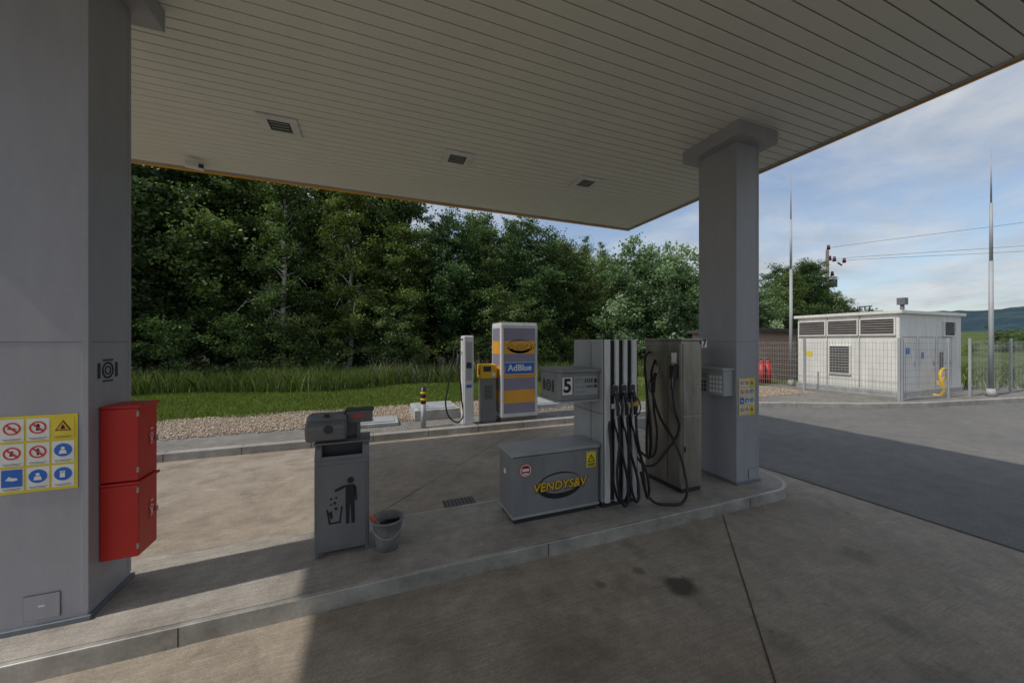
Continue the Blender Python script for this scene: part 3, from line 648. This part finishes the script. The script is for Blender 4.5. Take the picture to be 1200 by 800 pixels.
frustum('vent_pipe', 15.75, 6.15, H, H + .35, .05, .05, 'bin', wb); box('vent_cap', 15.65, 15.85, 6.05, 6.25, H + .3, H + .52, 'bin', wb, .01)
gp = empty('gas_pipe')
tube('pipe', [(17.0, 5.9, .12), (17.0, 5.75, .12), (17.0, 5.75, .85), (17.35, 5.75, .95), (17.45, 5.75, .8), (17.45, 5.9, .5)], .04, 'yellow', gp)
box('valve', 16.93, 17.07, 5.68, 5.82, .45, .58, 'yellow', gp, .01)

bb = empty('brick_building')
box('walls', 15.5, 20, 10.6, 14, .1, 2.25, 'brick', bb, 0)
box('roof', 15.3, 20.2, 10.4, 14.2, 2.25, 2.42, 'roofdark', bb, .01)
flat('door', [rect(2.6, .12, 3.5, 2.0)], Fr((15.5, 10.6, 0), 'front'), 'louv', bb, .01)
flat('window', [rect(.4, 1.0, 1.0, 1.7)], Fr((15.5, 14, 0), 'left'), 'dark', bb, .01)
box('pipe', 15.44, 15.49, 12.3, 12.35, .12, 2.2, 'white', bb, 0)
rt = empty('red_gas_cylinder')
for i in range(2):
    X_, Y_ = 15.0 + i * .3, 10.1 - i * .05
    frustum('cylinder_%d' % i, X_, Y_, .12, .95, .13, .13, 'red', rt); frustum('shoulder_%d' % i, X_, Y_, .95, 1.08, .13, .04, 'red', rt); frustum('valve_%d' % i, X_, Y_, 1.08, 1.16, .04, .04, 'dark', rt)

fe = empty('mesh_fence')
def fence_run(a, b, tag):
    a = Vector((*a, 0)); b = Vector((*b, 0)); L = (b - a).length; d = (b - a) / L; n = Vector((-d.y, d.x, 0)) * .003
    vs = []; fs = []
    def bar(p, q, w):
        k = len(vs); e = Vector((0, 0, w)) if abs((q - p).z) < .01 else d * w
        for pp in (p, q):
            for s1, s2 in ((-1, -1), (1, -1), (1, 1), (-1, 1)): vs.append(pp + e * s1 + n * s2)
        for i in range(4): fs.append((k + i, k + (i + 1) % 4, k + 4 + (i + 1) % 4, k + 4 + i))
    m = int(L / .085)
    for i in range(m): p = a + d * (L * i / m); bar(p + Vector((0, 0, .18)), p + Vector((0, 0, 1.86)), .0028)
    for z in [.2 + .2 * i for i in range(9)]: bar(a + Vector((0, 0, z)), b + Vector((0, 0, z)), .0035)
    mesh('wires_' + tag, vs, fs, 'galv', fe)
    k = max(1, round(L / 2.5))
    for i in range(k + 1):
        p = a + d * (L * i / k); box('post_%s_%d' % (tag, i), p.x - .03, p.x + .03, p.y - .03, p.y + .03, .1, 1.95, 'galv', fe, .005)
fence_run((14.3, 5.65), (14.3, 15.5), 'a'); fence_run((14.36, 5.62), (16.6, 5.45), 'b'); fence_run((17.7, 5.35), (30, 4.6), 'c')
for (x, y, h) in ((18.3, 5.1, 8.0), (15.3, 9.15, 8.5)):
    m = empty('lightning_mast')
    frustum('base', x, y, .1, .35, .12, .09, 'concpad', m); frustum('pole', x, y, .3, h * .55, .06, .05, 'galv', m); frustum('pole_upper', x, y, h * .55, h * .78, .042, .034, 'galv', m); frustum('rod', x, y, h * .78, h, .022, .010, 'galv', m)

pp = empty('power_pole'); X, Y = 47.2, 24.5
frustum('pole', X, Y, 0, 12.0, .22, .14, 'wood', pp)
box('crossarm', X - .8, X + 1.2, Y - 1.1, Y - 1.0, 10.2, 10.35, 'wood', pp, .01, Matrix.Rotation(.3, 3, 'Z'))
box('crossarm_b', X - 1, X + 1, Y - .1, Y + .1, 8.9, 9.05, 'wood', pp, .01, Matrix.Rotation(-.4, 3, 'Z'))
for i, (dx, dz) in enumerate(((-.7, 10.5), (.2, 12.1), (1.1, 10.5), (-.8, 9.2), (.9, 9.2), (.45, 10.9))): frustum('insulator_%d' % i, X + dx, Y - (1 if dz in (10.5,) else 0), dz, dz + .5, .17, .12, 'insul', pp)
box('transformer', X + .2, X + .9, Y - .5, Y + .1, 7.9, 8.8, 'dark', pp, .03)
pw = empty('power_line')
for i, (dx, z0, z1) in enumerate(((-.7, 10.9, 15.5), (.2, 12.3, 20.5), (1.1, 10.9, 14.6))):
    a = Vector((X + dx, Y, z0)); c = Vector((95, -6 + i * 1.5, z1)); mid = (a + c) / 2 - Vector((0, 0, 1.0))
    tube('wire_%d' % i, [a, mid, c], .018, 'bin', pw)

# ------------------------------------------------------------------ terrain
def terrain(name, xs, ys, fn, mat):
    V = [(x, y, fn(x, y)) for y in ys for x in xs]; nx = len(xs)
    return mesh(name, V, [(j * nx + i, j * nx + i + 1, (j + 1) * nx + i + 1, (j + 1) * nx + i) for j in range(len(ys) - 1) for i in range(nx - 1)], mat, None, 0, True)
def ss(t): t = max(0, min(1, t)); return t * t * (3 - 2 * t)
terrain('grass_bank', list(np.linspace(24, 300, 60)), list(np.linspace(-120, 160, 60)), lambda x, y: ss((x - 24) / 60) * (2.7 + .6 * math.sin(y * .05)) - .02, 'grassg')
vs = []; fs = []; nr = 720; ks = [(1200, 0), (1500, .35), (1900, .75), (2400, 1.0), (2900, .8)]
for i in range(nr + 1):
    a = 2 * math.pi * i / nr
    hh = 126 + 26 * math.sin(a * 3 + 1) + 12 * math.sin(a * 7 + 2) + 5 * math.sin(a * 17) + 2.5 * math.sin(a * 41)
    for r, t in ks: vs.append((r * math.cos(a), r * math.sin(a), -5 + hh * t + (random.uniform(-2.5, 2.5) if t else 0)))
for i in range(nr):
    for j in range(4): k = i * 5 + j; fs.append((k, k + 5, k + 6, k + 1))
mesh('hills', vs, fs, 'hill', None, 0, True)

# ------------------------------------------------------------------ vegetation
def blades(name, n, x0, x1, yfn, h0, h1, w, mat, z=.108, lean=.35):
    x = rng.uniform(x0, x1, n); y = yfn(x, rng.random(n))
    ph = np.sin(x * 1.7 + 1.3 * np.sin(y * 2.1)) * .4 + np.sin(y * 3.1 + x * .6) * .25 + np.sin(x * 5.3 + y * 4.1) * .25
    h = rng.uniform(h0, h1, n) * (1 + .3 * ph)
    a = rng.uniform(0, 2 * np.pi, n); ww = w * rng.uniform(.6, 1.4, n)
    b = np.stack([x, y, np.full(n, z)], 1); d = np.stack([np.cos(a), np.sin(a), np.zeros(n)], 1) * ww[:, None]
    l = rng.normal(0, lean, (n, 2)) * h[:, None]
    t = b + np.stack([l[:, 0], l[:, 1], h], 1); m = b + np.stack([l[:, 0] * .3, l[:, 1] * .3, h * .55], 1)
    V = np.stack([b - d, b + d, m + d * .8, t, m - d * .8], 1)
    F = np.arange(n * 5).reshape(n, 5)
    sh = np.clip(.45 + .25 * ph + rng.normal(0, .2, n), 0, 1)
    o = bpy.data.objects.new(name, quads(name, V.reshape(-1, 3), F, [mat], None, sh)); C.objects.link(o); return o
def gb(x, r):
    start = np.where(x < 5.2, 9.95 + .2 * np.sin(x * 3), np.where(x < 9, 8.4 + (x - 5.2) * .1, 9.3))
    return start + (16.5 - start) * r
blades('lawn_grass', 130000, -14, 11, gb, .035, .10, .006, 'blade')
blades('tall_grass', 56000, -18, 24, lambda x, r: 14.4 + .6 * np.sin(x * .8) + 3.6 * r, .25, .8, .012, 'weed', lean=.28)
blades('reed_grass', 170, 0, 6.5, lambda x, r: 14.9 + 1.2 * r, .7, 1.2, .014, 'reed', lean=.16)
blades('bank_grass', 14000, 20, 45, lambda x, r: 5.5 + 20 * r, .15, .5, .02, 'weed', lean=.3)

def tubeseg(P, Rr, ns=6):
    P = np.array(P); V = []; F = []
    for i, p in enumerate(P):
        d = P[min(i + 1, len(P) - 1)] - P[max(i - 1, 0)]; d = d / (np.linalg.norm(d) + 1e-9)
        a = np.cross(d, [0.3, 1, .1]); a /= np.linalg.norm(a); c = np.cross(d, a)
        for k in range(ns): t = 2 * np.pi * k / ns; V.append(p + Rr[i] * (a * np.cos(t) + c * np.sin(t)))
    for i in range(len(P) - 1):
        for k in range(ns): F.append((i * ns + k, i * ns + (k + 1) % ns, (i + 1) * ns + (k + 1) % ns, (i + 1) * ns + k))
    return np.array(V), np.array(F)
def make_tree(name, H, R, seed, leafmat_, bark, nb=26, base=.18, leaf=.10, per=170, csz=.55, droop=0, shape='round'):
    r = np.random.default_rng(seed); Vs = []; Fs = []; mi = []; sh = []; off = 0
    def add(V, F, m, s):
        nonlocal off
        Vs.append(V); Fs.append(F + off); mi.append(np.full(len(F), m)); sh.append(s if hasattr(s, '__len__') else np.full(len(F), s)); off += len(V)
    nt_ = 8; tp = [np.array([0, 0, 0.])]
    for i in range(nt_): tp.append(tp[-1] + np.array([r.normal(0, .12), r.normal(0, .12), H * .93 / nt_]))
    tp = np.array(tp); r0 = .011 * H + .02
    V, F = tubeseg(tp, np.linspace(r0, .02, nt_ + 1), 8); add(V, F, 0, .5)
    clumps = []
    for b in range(nb):
        t = base + (.97 - base) * (b + r.random()) / nb; f = t * nt_; i = min(int(f), nt_ - 1); s = tp[i] + (tp[i + 1] - tp[i]) * (f - i)
        az = b * 2.4 + r.normal(0, .4)
        tt = (t - base) / (1 - base)
        prof = {'round': (1 - (abs(tt - .42) / .62) ** 2.2), 'cone': (1 - tt) ** .8 * .9 + .15, 'bush': 1 - .4 * tt}[shape]
        L = max(.4, R * max(prof, .15) * r.uniform(.65, 1.25)); el = r.uniform(.1, .7) + .5 * tt
        d = np.array([math.cos(az) * math.cos(el), math.sin(az) * math.cos(el), math.sin(el)])
        pts = [s, s + d * L * .4 + [0, 0, .03 * L], s + d * L * .75 + r.normal(0, .06, 3) * L, s + d * L + np.array([0, 0, -droop * L]) + r.normal(0, .05, 3) * L]
        V, F = tubeseg(pts, [r0 * .4 * (1.1 - t), r0 * .25 * (1.1 - t), .016, .006], 5); add(V, F, 0, .5)
        m = max(2, int(L / .42))
        for k in range(m):
            q = .30 + .75 * (k + r.random()) / m; c = s + d * L * min(q, 1.08) + r.normal(0, .26, 3) * min(L, 1.6) + [0, 0, -droop * L * q * q]
            clumps.append((c, csz * r.uniform(.45, 1.3)))
    for k in range(5): clumps.append((tp[-1] + r.normal(0, .3, 3) + [0, 0, .15], csz * .55))
    for c, s in clumps:
        n = int(per * (s / csz) ** 1.5); u = r.normal(0, .50, (n, 3))
        ax = r.uniform(0, np.pi); ca, sa = np.cos(ax), np.sin(ax); st = r.uniform(1, 1.5); tz = r.uniform(.35, .7)
        q = u * np.array([st, .8, tz]); q[:, 2] += q[:, 0] * r.normal(0, .3)
        P = c + s * np.stack([q[:, 0] * ca - q[:, 1] * sa, q[:, 0] * sa + q[:, 1] * ca, q[:, 2]], 1)
        P[:, 2] -= droop * r.random(n) * s * 1.8
        a = r.normal(0, 1, (n, 3)); a[:, 2] *= .6; a /= np.linalg.norm(a, axis=1)[:, None]; bq = np.cross(a, r.normal(0, 1, (n, 3))); bq /= (np.linalg.norm(bq, axis=1)[:, None] + 1e-6)
        sz = leaf * r.uniform(.55, 1.35, n)[:, None]
        V = np.stack([P - a * sz, P + bq * sz * .55, P + a * sz, P - bq * sz * .55], 1).reshape(-1, 3)
        F = np.arange(n * 4).reshape(n, 4)
        shade = np.clip(.38 + r.normal(0, .19) + .18 * u[:, 2] + r.normal(0, .16, n), 0, 1)  # leaves higher in a clump are coloured lighter, as if lit from above
        add(V, F, 1, shade)
    V = np.concatenate(Vs); V[:, 2] = np.maximum(V[:, 2], .02)
    return quads(name, V, np.concatenate(Fs), [bark, leafmat_], np.concatenate(mi), np.concatenate(sh))
protos = {
 'broadleaf_tree': [make_tree('broadleaf_a', 10.5, 2.9, 1, 'leaf', 'bark', 46, .07, .085, 165, .62), make_tree('broadleaf_b', 9.5, 2.6, 2, 'leaf', 'bark', 44, .09, .085, 165, .6), make_tree('broadleaf_c', 11.0, 2.8, 3, 'leaf', 'bark', 48, .13, .085, 165, .6)],
 'birch_tree': [make_tree('birch_a', 11.5, 1.9, 4, 'leafb', 'birchbark', 54, .12, .06, 190, .42, .3, 'cone'), make_tree('birch_b', 10.5, 1.7, 5, 'leafb', 'birchbark', 50, .14, .06, 190, .4, .35, 'cone')],
 'whitebeam_tree': [make_tree('whitebeam_a', 6.6, 2.9, 6, 'leafl', 'bark', 48, .06, .085, 170, .55)],
 'shrub': [make_tree('shrub_a', 2.6, 1.5, 8, 'leafb', 'bark', 18, .03, .05, 150, .42, 0, 'bush'), make_tree('shrub_b', 3.4, 1.7, 9, 'leaf', 'bark', 22, .03, .06, 150, .45, 0, 'bush')],
}
def place(kind, i, x, y, s=1.0, z=.1, sz=None):
    o = bpy.data.objects.new(kind, protos[kind][i % len(protos[kind])]); C.objects.link(o)
    o.location = (x, y, z); k = s * random.uniform(.94, 1.06); o.scale = (k, k, (sz or s) * random.uniform(.92, 1.08)); o.rotation_euler = (0, 0, random.uniform(0, 6.28)); return o
x = -18
while x < 12.0:
    kk = random.random(); k = 'birch_tree' if kk < .25 else 'broadleaf_tree'
    place(k, random.randrange(3), x, 19.2 + random.uniform(-.9, .9), .95 if x < 0 else .78, sz=1.12 if x < 0 else .80); x += random.uniform(2.0, 2.9)
x = -24
while x < 18:
    k = 'birch_tree' if (x > 2 and random.random() < .7) else 'broadleaf_tree'
    place(k, random.randrange(3), x, 22.8 + random.uniform(-1, 1), 1.0 if x < 4 else .92, sz=1.25 if x < 2.5 else .90); x += random.uniform(2.0, 2.9)
x = -30
while x < 23:
    k = 'birch_tree' if random.random() < .3 else 'broadleaf_tree'
    place(k, random.randrange(3), x, 27.5 + random.uniform(-1.5, 1.5), 1.15 if x < 3 else 1.0, sz=1.35 if x < 3 else .98); x += random.uniform(2.8, 3.8)
x = -17
while x < 20:
    place('shrub', random.randrange(2), x, 17.5 + random.uniform(-.6, .6), random.uniform(.55, 1.05)); x += random.uniform(1.4, 2.3)
x = -22
while x < 22:
    place('shrub', 1, x, 21 + random.uniform(-.6, .6), random.uniform(.9, 1.3)); x += random.uniform(2.0, 2.8)
x = -28
while x < 26:
    place('shrub', 1, x, 26 + random.uniform(-.6, .6), random.uniform(1.2, 1.6)); x += random.uniform(2.4, 3.2)
place('whitebeam_tree', 0, 14.0, 16.6, .95); place('whitebeam_tree', 0, 16.6, 16.9, 1.0); place('whitebeam_tree', 0, 19.4, 17.5, .92)
place('broadleaf_tree', 0, 24.5, 20.0, .6); place('whitebeam_tree', 0, 23.5, 16, .75)
for (x, y, s) in ((33, 20, .70), (36.5, 20.5, .80), (39.5, 22, .86), (43, 23.2, .84), (46, 26.5, .80), (50, 27.5, .72), (53, 26, .62), (57, 27, .5), (31, 23, .8), (41, 26, .9)): place('broadleaf_tree', random.randrange(3), x, y, s)
for (x, y, s) in ((40, 14.5, .6), (44, 13, .5), (48, 12.5, .6), (55, 13, .8), (60, 12, .7), (36, 17, .9), (62, 15, .9), (66, 9, .7), (58, 8, .7)): place('shrub', random.randrange(2), x, y, s, .4)

# ------------------------------------------------------------------ light
k = .726; tr = Vector((k, .05, -1)).normalized()
s = bpy.data.lights.new('sun', 'SUN'); s.energy = 2.6; s.angle = D2R(.8); s.color = (1, .94, .86)
so = bpy.data.objects.new('sun', s); C.objects.link(so); so.rotation_euler = tr.to_track_quat('-Z', 'Y').to_euler()
w = bpy.data.worlds.new('World'); bpy.context.scene.world = w; w.use_nodes = True; nt = w.node_tree
bg = nt.nodes['Background']; bg.inputs[1].default_value = .15
sky = nt.nodes.new('ShaderNodeTexSky'); sky.sky_type = 'NISHITA'; sky.sun_disc = False
sky.sun_elevation = math.atan2(1, math.hypot(k, .05)); sky.sun_rotation = math.atan2(-k, -.05)
sky.dust_density = 1.5
tc = nt.nodes.new('ShaderNodeTexCoord'); sx = nt.nodes.new('ShaderNodeSeparateXYZ'); nt.links.new(tc.outputs['Generated'], sx.inputs[0])
def mth(op, a, b):
    n = nt.nodes.new('ShaderNodeMath'); n.operation = op
    for i, q in enumerate((a, b)):
        if isinstance(q, (int, float)): n.inputs[i].default_value = q
        else: nt.links.new(q, n.inputs[i])
    return n.outputs[0]
den = mth('ADD', mth('MAXIMUM', sx.outputs[2], 0), .16)
cb = nt.nodes.new('ShaderNodeCombineXYZ'); nt.links.new(mth('DIVIDE', sx.outputs[0], den), cb.inputs[0]); nt.links.new(mth('DIVIDE', sx.outputs[1], den), cb.inputs[1])
n1 = noise(nt, cb.outputs[0], .9, 9, .6, .35)
mask = ramp(nt, n1, [(.38, .15), (.60, .95)])
n2 = noise(nt, cb.outputs[0], 2.3, 8, .62, .3)
cl = ramp(nt, n2, [(.3, (.54, .60, .68)), (.7, (.90, .92, .94))])
cl = mixc(nt, 1.0, cl, (5.2, 5.2, 5.2), 'MULTIPLY')
col = mixc(nt, mask, sky.outputs[0], cl)
nt.links.new(col, bg.inputs[0])

# ------------------------------------------------------------------ camera
cam = bpy.data.cameras.new('camera'); co = bpy.data.objects.new('camera', cam); C.objects.link(co)
cam.sensor_width = 36; cam.lens = 12.6; cam.clip_start = .05; cam.clip_end = 8000
co.location = (0, 0, 1.85); co.rotation_euler = (D2R(90), 0, -math.atan2(.362, .932))
bpy.context.scene.camera = co
vs = bpy.context.scene.view_settings; vs.view_transform = 'Standard'; vs.look = 'None'; vs.exposure = 0
